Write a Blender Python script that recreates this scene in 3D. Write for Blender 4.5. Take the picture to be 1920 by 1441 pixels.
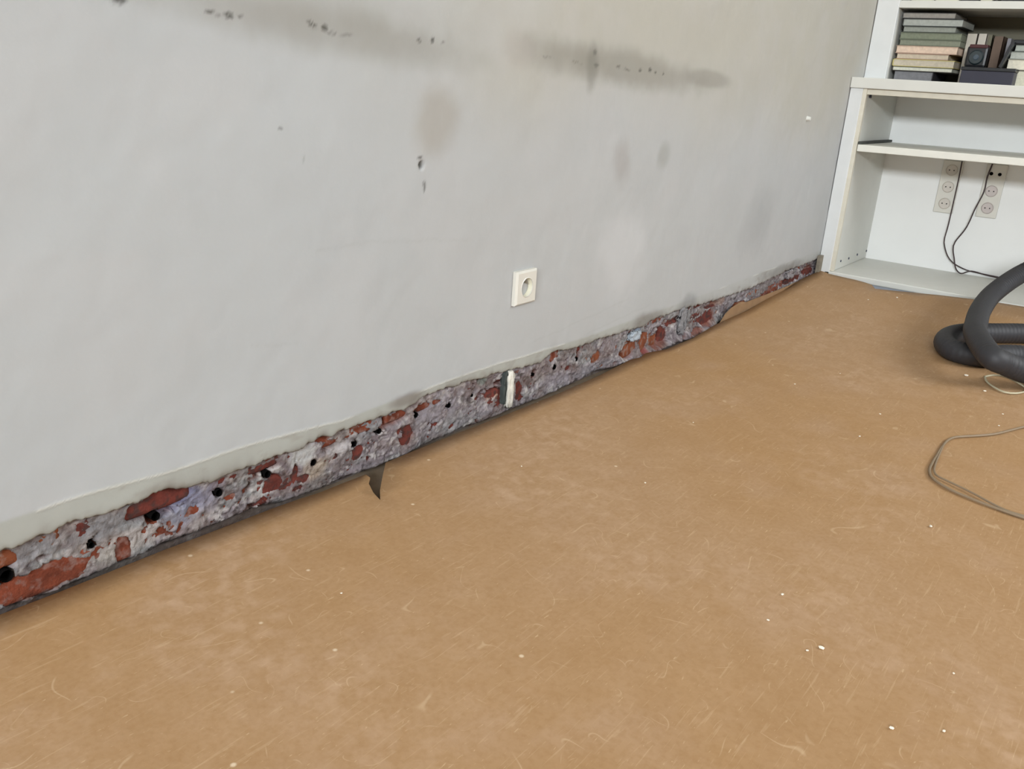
import bpy, bmesh, math, random
import numpy as np
from mathutils import Vector, Matrix
random.seed(4); rng = np.random.RandomState(4)
for o in list(bpy.data.objects): bpy.data.objects.remove(o)
S = bpy.context.scene
COL = S.collection

# ------------------------------------------------------------------ camera
FPX = 1640.0
RM = np.array([[0.59865774, -0.23081062, 0.76703023],
               [-0.79851969, -0.24734302, 0.54880574],
               [0.06304938, -0.94103554, -0.33238064]])
CAM = np.array([0.0, -1.053, 0.7016])
cd = bpy.data.cameras.new('camera'); cam = bpy.data.objects.new('camera', cd); COL.objects.link(cam)
cd.sensor_width = 36.0; cd.lens = FPX / 1920 * 36.0; cd.clip_start = 0.02
r, d, f = RM[:, 0], RM[:, 1], RM[:, 2]
cam.matrix_world = Matrix(((r[0], -d[0], -f[0], CAM[0]), (r[1], -d[1], -f[1], CAM[1]),
                           (r[2], -d[2], -f[2], CAM[2]), (0, 0, 0, 1)))
S.camera = cam

# ------------------------------------------------------------------ world, light, exposure
w = bpy.data.worlds.new('world'); S.world = w; w.use_nodes = True
bg = w.node_tree.nodes['Background']; bg.inputs[0].default_value = (0.97, 0.98, 1.0, 1); bg.inputs[1].default_value = 0.5
def area(name, loc, target, sx, sy, power, col):
    l = bpy.data.lights.new(name, 'AREA'); l.shape = 'RECTANGLE'; l.size = sx; l.size_y = sy
    l.energy = power; l.color = col
    o = bpy.data.objects.new(name, l); COL.objects.link(o); o.location = loc
    o.rotation_euler = (Vector(target) - Vector(loc)).to_track_quat('-Z', 'Y').to_euler()
    return o
area('window_light', (-4.9, -2.4, 2.30), (3.4, -0.5, 0.4), 3.4, 0.6, 500, (0.90, 0.96, 1.0))
area('rear_fill_light', (3.3, -4.2, 2.4), (3.0, 0, 0.2), 2.4, 1.2, 125, (0.93, 0.97, 1.0))  # added fill to brighten wall and floor at right, no known window there
S.view_settings.view_transform = 'Standard'; S.view_settings.look = 'None'
S.view_settings.gamma = 1.0; S.view_settings.use_curve_mapping = False
S.view_settings.exposure = 0.14

# ------------------------------------------------------------------ helpers
def ray(px, py):
    v = np.array([px - 960.0, py - 720.5, FPX]); return RM @ (v / np.linalg.norm(v))
def on_wall(px, py, y=0.0):          # measured photo point -> point on the plastered wall
    v = ray(px, py); return CAM + v * (y - CAM[1]) / v[1]
def on_floor(px, py, z=0.0):
    v = ray(px, py); return CAM + v * (z - CAM[2]) / v[2]
def on_x(px, py, x):
    v = ray(px, py); return CAM + v * (x - CAM[0]) / v[0]
def lin(c):
    c = np.asarray(c, float) / 255.0
    return np.where(c <= 0.04045, c / 12.92, ((c + 0.055) / 1.055) ** 2.4)
def rgba(c): return tuple(float(t) for t in lin(c)) + (1.0,)

def vnoise(x, y, seed=0):            # value noise, arrays in, 0..1 out
    r_ = np.random.RandomState(seed); T = r_.rand(256, 256)
    xi = np.floor(x).astype(int); yi = np.floor(y).astype(int)
    fx = x - xi; fy = y - yi; fx = fx * fx * (3 - 2 * fx); fy = fy * fy * (3 - 2 * fy)
    a = T[xi % 256, yi % 256]; b = T[(xi + 1) % 256, yi % 256]
    c = T[xi % 256, (yi + 1) % 256]; e = T[(xi + 1) % 256, (yi + 1) % 256]
    return (a * (1 - fx) + b * fx) * (1 - fy) + (c * (1 - fx) + e * fx) * fy
def fbm(x, y, seed=0, octv=4):
    s = 0; a = 0.5; t = 0
    for k in range(octv):
        s = s + a * vnoise(x * 2 ** k + 17.3 * k, y * 2 ** k + 5.1 * k, seed + k); t += a; a *= 0.5
    return s / t
def sstep(a, b, x):
    t = np.clip((x - a) / (b - a), 0, 1); return t * t * (3 - 2 * t)

def mat(name, col, rough=0.6, metal=0.0, noise=0.0, nscale=20.0, bump=0.0, bscale=200.0, spec=0.35, attr=None):
    m = bpy.data.materials.new(name); m.use_nodes = True; nt = m.node_tree
    b = nt.nodes['Principled BSDF']; b.inputs['Roughness'].default_value = rough
    b.inputs['Metallic'].default_value = metal; b.inputs['Specular IOR Level'].default_value = spec
    tc = nt.nodes.new('ShaderNodeTexCoord')
    src = None
    if attr:
        a = nt.nodes.new('ShaderNodeAttribute'); a.attribute_name = attr; src = a.outputs['Color']
    n = nt.nodes.new('ShaderNodeTexNoise'); n.inputs['Scale'].default_value = nscale; n.inputs['Detail'].default_value = 5
    nt.links.new(tc.outputs['Object'], n.inputs['Vector'])
    mr = nt.nodes.new('ShaderNodeMapRange'); mr.inputs[1].default_value = 0.3; mr.inputs[2].default_value = 0.7
    mr.inputs[3].default_value = 1 - noise; mr.inputs[4].default_value = 1 + noise
    nt.links.new(n.outputs['Fac'], mr.inputs[0])
    sc = nt.nodes.new('ShaderNodeVectorMath'); sc.operation = 'SCALE'
    if src: nt.links.new(src, sc.inputs[0])
    else: sc.inputs[0].default_value = rgba(col)[:3]
    nt.links.new(mr.outputs[0], sc.inputs['Scale'])
    nt.links.new(sc.outputs[0], b.inputs['Base Color'])
    if bump:
        n2 = nt.nodes.new('ShaderNodeTexNoise'); n2.inputs['Scale'].default_value = bscale; n2.inputs['Detail'].default_value = 4
        nt.links.new(tc.outputs['Object'], n2.inputs['Vector'])
        bp = nt.nodes.new('ShaderNodeBump'); bp.inputs['Strength'].default_value = bump; bp.inputs['Distance'].default_value = 0.002
        nt.links.new(n2.outputs['Fac'], bp.inputs['Height']); nt.links.new(bp.outputs[0], b.inputs['Normal'])
    return m

def link(name, me, m=None, parent=None):
    o = bpy.data.objects.new(name, me); COL.objects.link(o)
    if m is not None: me.materials.append(m)
    if parent is not None: o.parent = parent
    return o
def local(o, parent_loc):            # shift mesh data so it sits under a parent empty at parent_loc
    o.data.transform(Matrix.Translation(-Vector(parent_loc)))
def tag(o, label, cat, group=None):
    o['label'] = label; o['category'] = cat
    if group: o['group'] = group
    return o
def structure(o): o['kind'] = 'structure'; return o
def empty(name, loc, rz=0):
    o = bpy.data.objects.new(name, None); COL.objects.link(o); o.location = loc; o.rotation_euler = (0, 0, rz)
    o.empty_display_size = 0.05; return o

def bm_box(bm, lo, hi, bevel=0.0):
    r_ = bmesh.ops.create_cube(bm, size=1.0); vs = r_['verts']
    lo = Vector(lo); hi = Vector(hi); c = (lo + hi) / 2; s = hi - lo
    for v in vs: v.co = Vector((v.co.x * s.x, v.co.y * s.y, v.co.z * s.z)) + c
    if bevel:
        es = {e for v in vs for e in v.link_edges}
        bmesh.ops.bevel(bm, geom=list(es), offset=bevel, segments=2, affect='EDGES', profile=0.6)
def bm_mesh(bm, smooth=False):
    bmesh.ops.recalc_face_normals(bm, faces=bm.faces)
    me = bpy.data.meshes.new('mesh'); bm.to_mesh(me); bm.free()
    if smooth:
        for p in me.polygons: p.use_smooth = True
    return me
def box(name, lo, hi, m, parent=None, bevel=0.0015):
    bm = bmesh.new(); bm_box(bm, lo, hi, bevel); return link(name, bm_mesh(bm), m, parent)
def cyl(name, c, axis, rad, h, m, parent=None, seg=24, cap=True, rad2=None, bevel=0.0):
    bm = bmesh.new()
    bmesh.ops.create_cone(bm, cap_ends=cap, segments=seg, radius1=rad, radius2=rad if rad2 is None else rad2, depth=h)
    if bevel: bmesh.ops.bevel(bm, geom=[e for e in bm.edges if e.is_boundary or len(e.link_faces) == 2 and e.calc_face_angle(0) > 1], offset=bevel, segments=2, affect='EDGES')
    q = Vector((0, 0, 1)).rotation_difference(Vector(axis))
    bm.transform(Matrix.Translation(Vector(c)) @ q.to_matrix().to_4x4())
    return link(name, bm_mesh(bm, False), m, parent)
def spline(pts, step):
    P = [np.array(p, float) for p in pts]; P = [2 * P[0] - P[1]] + P + [2 * P[-1] - P[-2]]
    out = []
    for i in range(1, len(P) - 2):
        n = max(2, int(np.linalg.norm(P[i + 1] - P[i]) / step))
        for k in range(n):
            t = k / n
            out.append(0.5 * ((2 * P[i]) + (-P[i - 1] + P[i + 1]) * t + (2 * P[i - 1] - 5 * P[i] + 4 * P[i + 1] - P[i + 2]) * t * t
                              + (-P[i - 1] + 3 * P[i] - 3 * P[i + 1] + P[i + 2]) * t ** 3))
    out.append(P[-2]); return out
def tube(name, pts, rad, m, parent=None, step=0.01, seg=10, rfun=None, closed=False):
    P = spline(pts, step); n = len(P)
    s = np.concatenate([[0], np.cumsum([np.linalg.norm(P[i + 1] - P[i]) for i in range(n - 1)])])
    verts, faces = [], []
    up = np.array([0.1, 0.2, 1.0])
    prev = None
    for i in range(n):
        t = P[min(i + 1, n - 1)] - P[max(i - 1, 0)]; t = t / (np.linalg.norm(t) + 1e-9)
        a = np.cross(t, up) if prev is None else prev - t * np.dot(prev, t)
        a = a / (np.linalg.norm(a) + 1e-9); prev = a; b = np.cross(t, a)
        rr = rad if rfun is None else rfun(s[i])
        for k in range(seg):
            an = 2 * math.pi * k / seg
            verts.append(P[i] + (a * math.cos(an) + b * math.sin(an)) * rr)
    for i in range(n - 1):
        for k in range(seg):
            faces.append((i * seg + k, i * seg + (k + 1) % seg, (i + 1) * seg + (k + 1) % seg, (i + 1) * seg + k))
    faces.append(tuple(range(seg))[::-1]); faces.append(tuple((n - 1) * seg + k for k in range(seg)))
    me = bpy.data.meshes.new('mesh'); me.from_pydata([tuple(v) for v in verts], [], faces); me.update()
    for p in me.polygons: p.use_smooth = True
    return link(name, me, m, parent)
def grid_mesh(V, nx, nz, colors=None, smooth=True):
    """V: (nx*nz,3), index i*nz+j"""
    i, j = np.meshgrid(np.arange(nx - 1), np.arange(nz - 1), indexing='ij')
    a = (i * nz + j).ravel()
    F = np.stack([a, a + nz, a + nz + 1, a + 1], 1)
    me = bpy.data.meshes.new('mesh'); me.vertices.add(len(V)); me.vertices.foreach_set('co', V.astype(np.float32).ravel())
    me.loops.add(F.size); me.loops.foreach_set('vertex_index', F.ravel().astype(np.int32))
    me.polygons.add(len(F)); me.polygons.foreach_set('loop_start', (np.arange(len(F)) * 4).astype(np.int32))
    me.update(calc_edges=True)
    if smooth: me.polygons.foreach_set('use_smooth', np.ones(len(F), bool))
    if colors is not None: set_cols(me, colors)
    me.validate()
    return me
def set_cols(me, colors, name='tint'):
    at = me.color_attributes.new(name, 'FLOAT_COLOR', 'POINT')
    c = np.ones((len(me.vertices), 4), np.float32); c[:, :3] = colors
    at.data.foreach_set('color', c.ravel())
def mixc(base, col, m):
    m = np.clip(m, 0, 1)[..., None]; return base * (1 - m) + np.asarray(col) * m

# ------------------------------------------------------------------ materials
M = {}
M['plaster'] = mat('grey_plaster', (190, 190, 188), 0.75, noise=0.018, nscale=6, bump=0.12, bscale=120, attr='tint')
M['mortar'] = mat('rough_mortar', (150, 140, 145), 0.9, noise=0.18, nscale=90, bump=0.9, bscale=260, attr='tint')
M['brick'] = mat('red_brick', (110, 52, 33), 0.9, noise=0.35, nscale=45, bump=0.8, bscale=220)
M['brick_b'] = mat('dark_red_brick', (97, 44, 36), 0.9, noise=0.35, nscale=50, bump=0.8, bscale=220)
M['brick_c'] = mat('orange_brick', (120, 64, 38), 0.9, noise=0.3, nscale=45, bump=0.8, bscale=220)
M['hole'] = mat('dark_void', (14, 12, 12), 0.95, spec=0.05)
M['concrete'] = mat('dusty_concrete', (118, 103, 86), 0.9, noise=0.2, nscale=25, bump=0.5)
M['white'] = mat('aged_white_paint', (216, 216, 210), 0.45, noise=0.03, nscale=9)
M['stile'] = mat('stile_white', (220, 222, 222), 0.5, noise=0.03, nscale=12)
M['white2'] = mat('cool_white_panel', (238, 238, 236), 0.5, noise=0.02, nscale=5)
M['cream'] = mat('yellowed_white_edge', (216, 211, 196), 0.5, noise=0.05, nscale=30)
M['upback'] = mat('shaded_back_panel', (120, 115, 98), 0.7, noise=0.05, nscale=6)  # shade under the top shelf is put into this panel's colour
M['plinth'] = mat('blue_grey_plinth', (168, 172, 180), 0.6, noise=0.06, nscale=20)
M['roomwall'] = mat('room_wall_paint', (128, 128, 124), 0.8, noise=0.03, nscale=4)
M['plastic'] = mat('ivory_plastic', (214, 211, 202), 0.3, spec=0.5)
M['shelfw'] = mat('bright_shelf_white', (230, 229, 220), .45, noise=.02)
M['socket_in'] = mat('cream_plastic', (226, 222, 202), 0.35, spec=0.5)
M['rubber'] = mat('black_rubber', (46, 46, 50), 0.58, noise=0.08, nscale=40, bump=0.1, bscale=300, spec=0.5)
M['wire_dark'] = mat('dark_brown_cable', (66, 52, 54), 0.5)
M['wire_tan'] = mat('tan_cable', (138, 120, 98), 0.5)
M['ring'] = mat('pale_wire', (190, 182, 155), 0.35)
M['metal'] = mat('nickel', (190, 190, 185), 0.3, 1.0)

def dusty(m, dust, th=.5, k=.8):
    nt = m.node_tree; b = nt.nodes['Principled BSDF']; src = b.inputs['Base Color'].links[0].from_socket
    tc = nt.nodes.new('ShaderNodeTexCoord'); n = nt.nodes.new('ShaderNodeTexNoise'); n.inputs['Scale'].default_value = 60; n.inputs['Detail'].default_value = 6
    nt.links.new(tc.outputs['Object'], n.inputs['Vector'])
    mr = nt.nodes.new('ShaderNodeMapRange'); mr.inputs[1].default_value = th; mr.inputs[2].default_value = th + .12; mr.inputs[4].default_value = k
    nt.links.new(n.outputs['Fac'], mr.inputs[0])
    x = nt.nodes.new('ShaderNodeMix'); x.data_type = 'RGBA'; nt.links.new(mr.outputs[0], x.inputs[0]); nt.links.new(src, x.inputs[6]); x.inputs[7].default_value = rgba(dust)
    nt.links.new(x.outputs[2], b.inputs['Base Color'])
dusty(M['brick'], (128, 98, 90)); dusty(M['brick_b'], (60, 44, 42), .48); dusty(M['brick_c'], (132, 110, 100), .52)
# ------------------------------------------------------------------ floor (structure)
fl = structure(box('floor', (-5.2, -7.1, -0.15), (4.25, 0.10, -0.014), M['concrete'], bevel=0))
fl['label'] = 'dusty grey concrete floor showing in the gap beside the wall'
# ------------------------------------------------------------------ main wall: thin plaster coat on masonry
top_px = [(0,1040),(18,1031),(45,1022),(75,1006),(100,1000),(115,989),(160,975),(190,968),(215,958),(240,950),(262,944),(290,925),
 (330,917),(360,913),(395,904),(425,893),(440,885),(470,877),(500,866),(535,851),(560,845),(585,832),(600,820),(625,817),(640,809),
 (670,800),(703,789),(708,784),(740,775),(765,766),(780,757),(800,742),(825,733),(850,726),(880,715),(900,711),(925,703),(945,698),(960,693),
 (985,689),(1015,680),(1028,668),(1040,660),(1062,655),(1085,650),(1105,644),(1130,634),(1165,624),(1190,617),(1207,614),(1222,601),(1255,589),
 (1285,578),(1310,572),(1340,563),(1365,555),(1400,544),(1440,526),(1475,508),(1500,499),(1530,487),(1545,482)]
tw = np.array([on_wall(*p) for p in top_px])
def lip(x):
    z = np.interp(x, tw[:, 0], tw[:, 2])
    return z + (vnoise(x * 90, x * 0 + 3, 11) - 0.5) * 0.005 + (vnoise(x * 260, x * 0, 12) - 0.5) * 0.003

xs = np.concatenate([np.linspace(-5.15, 0.28, 14)[:-1], np.arange(0.28, 3.72, 0.004), np.linspace(3.73, 4.2, 8)])
rows = np.concatenate([np.linspace(0, 0.10, 41)[:-1], np.linspace(0.10, 1.12, 230), np.linspace(1.16, 3.4, 8)])
Xg, Rg = np.meshgrid(xs, rows, indexing='ij')
Lg = lip(Xg)
Zg = Lg + (3.4 - Lg) * (Rg / 3.4)
# plaster relief: gentle trowel waves, ragged thinner edge near the lip
Yg = (fbm(Xg * 5, Zg * 5, 21) - 0.5) * 0.006 + (fbm(Xg * 30, Zg * 30, 22) - 0.5) * 0.0012
Yg += 0.004 * np.exp(-(Zg - Lg) / 0.004)
tint = np.zeros(Xg.shape + (3,)); tint[:] = lin((197, 198, 197))
nA = fbm(Xg * 1.6, Zg * 1.6, 31); nB = fbm(Xg * 9, Zg * 9, 32)
def wpt(px, py): q = on_wall(px, py); return q[0], q[2]
def blob(px, py, rx, ry, ang=0, soft=0.5, rag=0.35, seed=40):
    """soft elliptical mask on the wall, radii in metres"""
    cx, cz = wpt(px, py); a = math.radians(ang)
    u = (Xg - cx) * math.cos(a) + (Zg - cz) * math.sin(a); v = -(Xg - cx) * math.sin(a) + (Zg - cz) * math.cos(a)
    q = np.sqrt((u / rx) ** 2 + (v / ry) ** 2) + (fbm(Xg * 22, Zg * 22, seed) - 0.5) * 2 * rag
    return 1 - sstep(1 - soft, 1 + soft, q)
warm = lin((196, 191, 176)); cool = lin((198, 202, 204)); dirt = lin((150, 146, 134)); green = lin((180, 181, 170))
tint = mixc(tint, warm, sstep(0.55, 0.85, Zg + (nA - 0.5) * 0.5) * sstep(0.7, 1.3, Xg) * 0.75)
tint = mixc(tint, cool, (1 - sstep(0.9, 1.6, Xg + (nA - .5))) * 0.6)
tint = mixc(tint, lin((206, 204, 203)), sstep(.45, .7, nB) * 0.18)
# band that the old skirting covered
lx = [on_wall(*p) for p in ((45,965),(200,915),(330,880),(460,838),(640,788),(780,738),(900,692),(1100,632),(1300,560),(1530,472))]
lx = np.array(lx); Zl = np.interp(Xg, lx[:, 0], lx[:, 2])
below = 1 - sstep(-0.002, 0.004, Zg - Zl + (nB - .5) * .004)
tint = mixc(tint, green, below * (0.5 * (1 - sstep(1.6, 2.6, Xg)) + 0.2))
tint = mixc(tint, lin((150, 142, 130)), below * sstep(.55, .75, fbm(Xg * 30, Zg * 60, 33)) * 0.3)
ridge = np.exp(-((Zg - Zl - (fbm(Xg * 14, Xg * 0, 34) - .5) * .004) / 0.0014) ** 2)
ridge_gate = sstep(.35, .55, fbm(Xg * 7, Xg * 0 + 2, 35) + 0.35 * (Xg < 0.62) + 0.1 * (Xg < 1.3) - 0.2 * (Xg > 1.7)) * (Xg > 0.455)
tint = mixc(tint, lin((224, 224, 216)), ridge * ridge_gate * 0.9)
Yg -= ridge * 0.0012 * ridge_gate
# grime just over the broken lip
tint = mixc(tint, lin((120, 110, 100)), np.exp(-(Zg - Lg) / 0.012) * sstep(.45, .7, fbm(Xg * 18, Zg * 18, 36)) * 0.65)
tint = mixc(tint, lin((120, 108, 100)), blob(765, 748, .045, .012, 0, .5, .4, 41) * .6)
tint = mixc(tint, lin((120, 112, 104)), blob(1215, 600, .10, .02, 0, .6, .4, 42) * .6)
tint = mixc(tint, lin((118, 118, 118)), blob(1290, 572, .05, .03, 0, .6, .5, 43) * .5)
tint = mixc(tint, lin((110, 106, 100)), blob(1470, 505, .22, .018, 0, .6, .4, 44) * .5)
# long grey rub marks high on the wall
tint = mixc(tint, dirt, blob(640, 62, .26, .030, -4, .7, .35, 45) * .42)
tint = mixc(tint, dirt, blob(560, 10, .25, .035, -2, .8, .35, 45) * .30)
tint = mixc(tint, dirt, blob(1180, 128, .34, .034, -3, .6, .35, 46) * .62)
tint = mixc(tint, dirt, blob(1060, 110, .14, .030, -3, .6, .3, 46) * .3)
tint = mixc(tint, lin((140, 136, 126)), blob(1330, 148, .13, .022, -2, .35, .15, 47) * .42)
tint = mixc(tint, lin((130, 128, 118)), blob(1110, 128, .022, .042, 5, .5, .3, 48) * .5)
tint = mixc(tint, lin((176, 170, 160)), blob(820, 228, .05, .055, -25, .5, .2, 49) * .6)
tint = mixc(tint, lin((176, 170, 166)), blob(1168, 305, .035, .05, 20, .5, .3, 50) * .5)
tint = mixc(tint, lin((160, 160, 152)), blob(1245, 290, .035, .03, 30, .5, .3, 51) * .45)
tint = mixc(tint, lin((190, 184, 178)), blob(975, 95, .05, .03, 0, .5, .3, 51) * .4)
tint = mixc(tint, lin((218, 218, 218)), blob(1170, 470, .10, .11, 50, .6, .35, 52) * .55)
tint = mixc(tint, lin((160, 160, 160)), blob(1420, 420, .12, .10, 40, .6, .35, 53) * .3)
for (px, py, rx, rz, a, k) in ((400,24,.016,.0026,-8,.8),(430,29,.010,.005,-5,.9),(452,32,.010,.0022,-5,.6),(585,46,.013,.004,-20,.85),(608,52,.008,.006,0,.95),
        (622,62,.014,.003,0,.5),(650,66,.02,.003,0,.35),(786,76,.008,.0035,0,.8),(811,75,.006,.006,0,.95),(830,79,.006,.003,0,.5),(225,0,.012,.006,0,.9),
        (787,295,.0075,.0045,0,.85),(790,309,.0075,.0085,0,1),(796,350,.0045,.012,-6,.8),(794,344,.003,.006,0,.5),(525,240,.006,.004,0,.5),(568,297,.004,.006,0,.25),
        (1115,98,.010,.008,0,.45),(1118,122,.014,.006,0,.5),(1160,125,.012,.004,0,.6),(1200,132,.010,.005,0,.75),(1218,131,.010,.006,0,.9),(1228,136,.007,.005,0,.8),(1243,138,.006,.004,0,.7),
        (1175,130,.02,.003,-8,.5),(1080,117,.03,.0025,-5,.35),(1025,107,.03,.002,-2,.3)):
    tint = mixc(tint, lin((72, 70, 64)), blob(px, py, rx * .72, rz * .72, a, .45, .15, 60) * k * .9)
Yg += blob(790, 309, .006, .007, 0, .4, .05, 61) * 0.006
# hairline scuffs
for (p, q) in (((590,470),(700,452)),((700,452),(880,450)),((470,645),(560,640)),((1000,640),(1180,560)),((620,815),(820,742)),((1100,625),(1220,570))):
    a = np.array(wpt(*p)); b = np.array(wpt(*q)); L = np.linalg.norm(b - a); dv = (b - a) / L
    u = (Xg - a[0]) * dv[0] + (Zg - a[1]) * dv[1]; v = -(Xg - a[0]) * dv[1] + (Zg - a[1]) * dv[0] + (fbm(Xg * 20, Zg * 20, 70) - .5) * .012
    tint = mixc(tint, lin((170, 168, 164)), np.exp(-(v / .0022) ** 2) * (u > 0) * (u < L) * .14)
V = np.stack([Xg, Yg, Zg], -1)
C_ = tint * np.array([0.755, 0.757, 0.768])
# return edge under the lip, going back to the masonry
under = V[:, :1].copy(); under[..., 1] = 0.026; under[..., 2] += 0.004
V = np.concatenate([under, V], 1); C_ = np.concatenate([np.broadcast_to(lin((200, 196, 188)), C_[:, :1].shape), C_], 1)
me = grid_mesh(V.reshape(-1, 3), V.shape[0], V.shape[1], C_.reshape(-1, 3))
wall = structure(link('wall_back', me, M['plaster']))
wall['label'] = 'pale grey plastered wall with smudges, broken off along the floor'
# solid masonry core behind the coat
core = box('masonry_core', (-5.15, 0.045, -0.05), (4.2, 0.10, 3.4), M['concrete'], wall, bevel=0)

# ---- exposed masonry: bricks and smeared mortar, with drilled holes
holes = [(13,1080,.0085),(172,1022,.0045),(292,968,.007),(411,924,.0060),(502,889,.0060),(588,867,.0055),(664,832,.0058),(711,808,.0055),
         (780,778,.0055),(842,760,.0050),(885,741,.0035),(1000,702,.0040),(1040,688,.0060),(1081,673,.0055)]
HW = [(on_wall(a, b, .012)[0], on_wall(a, b, .012)[2], r_) for a, b, r_ in holes]
def pits(X, Z, grow=1.0):
    m = np.zeros(X.shape)
    for hx, hz, hr in HW: m = np.maximum(m, 1 - sstep(hr * grow, hr * grow + .0016, np.hypot(X - hx, Z - hz)))
    return m
# places where the brick shows through: px, py, half-length, half-height (m), angle, depth weight
patch = [(8,1055,.014,.015,0),(75,1092,.055,.020,4),(35,1105,.022,.020,0),(235,1030,.012,.019,0),(268,957,.022,.014,0),(298,945,.026,.026,10),(330,930,.03,.012,6),(515,907,.020,.014,4),
 (495,878,.028,.007,2),(553,890,.008,.018,-10),(620,832,.016,.007,0),(606,822,.02,.004,0),(672,848,.012,.012,0),(742,785,.038,.012,3),(762,818,.016,.020,-5),(790,765,.03,.008,0),
 (925,735,.026,.009,3),(938,715,.02,.005,6),(972,733,.014,.020,0),(1000,700,.014,.010,0),(1036,672,.008,.016,-10),(1085,663,.010,.014,0),(1118,668,.022,.012,3),(1065,690,.01,.006,0),
 (1178,655,.040,.022,4),(1205,645,.020,.034,0),(1235,633,.050,.028,4),(1262,602,.045,.010,4),(1322,598,.045,.022,2),(1335,572,.05,.008,0),(1400,572,.05,.014,4),(1300,620,.05,.01,3),
 (1480,525,.10,.012,0),(1515,506,.07,.02,0),(1440,548,.07,.009,4),(1385,572,.06,.012,0)]
PW = [(on_wall(a, b, .012)[0], on_wall(a, b, .012)[2], rx, rz, math.radians(an)) for a, b, rx, rz, an in patch]
def shows(X, Z):
    nz = (fbm(X * 55, Z * 55, 81) - .5) * 1.1
    best = np.full(X.shape, 9.0)
    for cx, cz, rx, rz, an in PW:
        u = (X - cx) * math.cos(an) + (Z - cz) * math.sin(an); v = -(X - cx) * math.sin(an) + (Z - cz) * math.cos(an)
        best = np.minimum(best, np.sqrt((u / rx) ** 2 + (v / rz) ** 2))
    base = 1 - sstep(.8, 1.12, best + nz)
    flecks = sstep(.70, .74, fbm(X * 38, Z * 60, 82))
    return np.maximum(base, flecks)
xs = np.arange(0.30, 3.66, 0.0028); zs = np.arange(-0.026, 0.150, 0.0028)
X, Z = np.meshgrid(xs, zs, indexing='ij')
sh = shows(X, Z); pt = pits(X, Z)
crag = fbm(X * 70, Z * 90, 83); fine = fbm(X * 200, Z * 200, 84)
lump = fbm(X * 14, Z * 30, 85)
Y = 0.0125 - (lump - .5) * 0.010 - (crag - .5) * 0.007 - (fine - .5) * 0.0055
crack = 1 - sstep(0.0, 0.022, np.abs(fbm(X * 16, Z * 50, 86) - .5))
Y += crack * 0.003
def groove(X, Z):
    g_ = .014 * sstep(.95, .70, X) - .004 * sstep(.8, 1.0, X)
    return 1 - sstep(g_ - .010, g_ + .004, Z + (fbm(X * 14, Z * 30, 85) - .5) * .012)
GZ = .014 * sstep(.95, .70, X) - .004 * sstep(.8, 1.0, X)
Y += 0.020 * groove(X, Z)
Y += sh * 0.012
Y = np.minimum(Y, 0.030) + pt * 0.04
Y -= 0.026 * sstep(1.9, 2.15, X) * (1 - sstep(2.50, 2.65, X)) * (1 - sstep(-.006, .022, Z + (lump - .5) * .01))
col = np.zeros(X.shape + (3,)); col[:] = lin((146, 138, 142))
col = mixc(col, lin((172, 162, 168)), sstep(.45, .65, crag) * .7)
col = mixc(col, lin((150, 152, 150)), sstep(.50, .62, fbm(X * 9, Z * 22, 87)) * .6)
col = mixc(col, lin((124, 110, 116)), sstep(.52, .68, fbm(X * 26, Z * 40, 88)) * .6)
col = mixc(col, lin((212, 206, 204)), sstep(.58, .72, fbm(X * 48, Z * 60, 89)) * .7)
col = mixc(col, lin((70, 58, 56)), sstep(.66, .78, fbm(X * 60, Z * 50, 90)) * .7)
col = mixc(col, lin((60, 48, 46)), sstep(.60, .70, fbm(X * 150, Z * 190, 91)) * .6)
col = mixc(col, lin((196, 190, 188)), sstep(.62, .72, fbm(X * 130, Z * 160, 92)) * .6)
col = mixc(col, lin((70, 56, 54)), crack * .7)
col = mixc(col, lin((118, 96, 88)), sstep(.48, .62, fbm(X * 20, Z * 34, 93)) * .45)
col = mixc(col, lin((128, 72, 56)), sh * .8)
def mblob(px, py, rx, rz, c, k, soft=.5, rag=.5, seed=95, an=0):
    global col
    q0 = on_wall(px, py, .012)
    q = np.sqrt(((X - q0[0]) / rx) ** 2 + ((Z - q0[2]) / rz) ** 2) + (fbm(X * 60, Z * 60, seed) - .5) * 2 * rag
    col = mixc(col, lin(c), (1 - sstep(1 - soft, 1 + soft, q)) * k)
mblob(350, 935, .035, .025, (98, 104, 146), .6); mblob(385, 935, .03, .02, (158, 156, 176), .5); mblob(345, 965, .03, .018, (152, 155, 172), .55)
mblob(200, 985, .06, .016, (142, 142, 146), .7); mblob(60, 1035, .05, .015, (146, 144, 148), .6); mblob(270, 1010, .04, .010, (186, 176, 172), .7)
mblob(215, 1035, .03, .015, (178, 172, 164), .6); mblob(240, 1005, .04, .008, (190, 180, 176), .7)
mblob(500, 920, .02, .008, (200, 196, 196), .7); mblob(570, 850, .03, .02, (206, 206, 204), .7); mblob(640, 840, .03, .010, (210, 204, 206), .7)
mblob(590, 880, .03, .018, (178, 160, 138), .6); mblob(820, 765, .06, .026, (150, 144, 152), .6); mblob(690, 800, .03, .02, (146, 146, 150), .6)
mblob(850, 790, .06, .02, (150, 148, 150), .6); mblob(925, 738, .025, .010, (170, 108, 62), .6); mblob(905, 712, .016, .009, (120, 128, 120), .7)
mblob(1195, 622, .02, .010, (150, 166, 184), .8); mblob(1280, 600, .03, .03, (120, 118, 120), .75); mblob(1178, 655, .03, .012, (140, 52, 46), .5)
mblob(1205, 650, .014, .03, (150, 50, 50), .5); mblob(1330, 595, .03, .02, (140, 66, 24), .5)
mblob(1440, 535, .16, .014, (132, 126, 126), .6); mblob(1150, 640, .04, .02, (160, 150, 152), .5); mblob(1110, 690, .14, .014, (150, 144, 150), .6)
mblob(1040, 710, .08, .012, (152, 144, 152), .6)
mblob(1350, 565, .03, .012, (160, 124, 106), .6)
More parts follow.
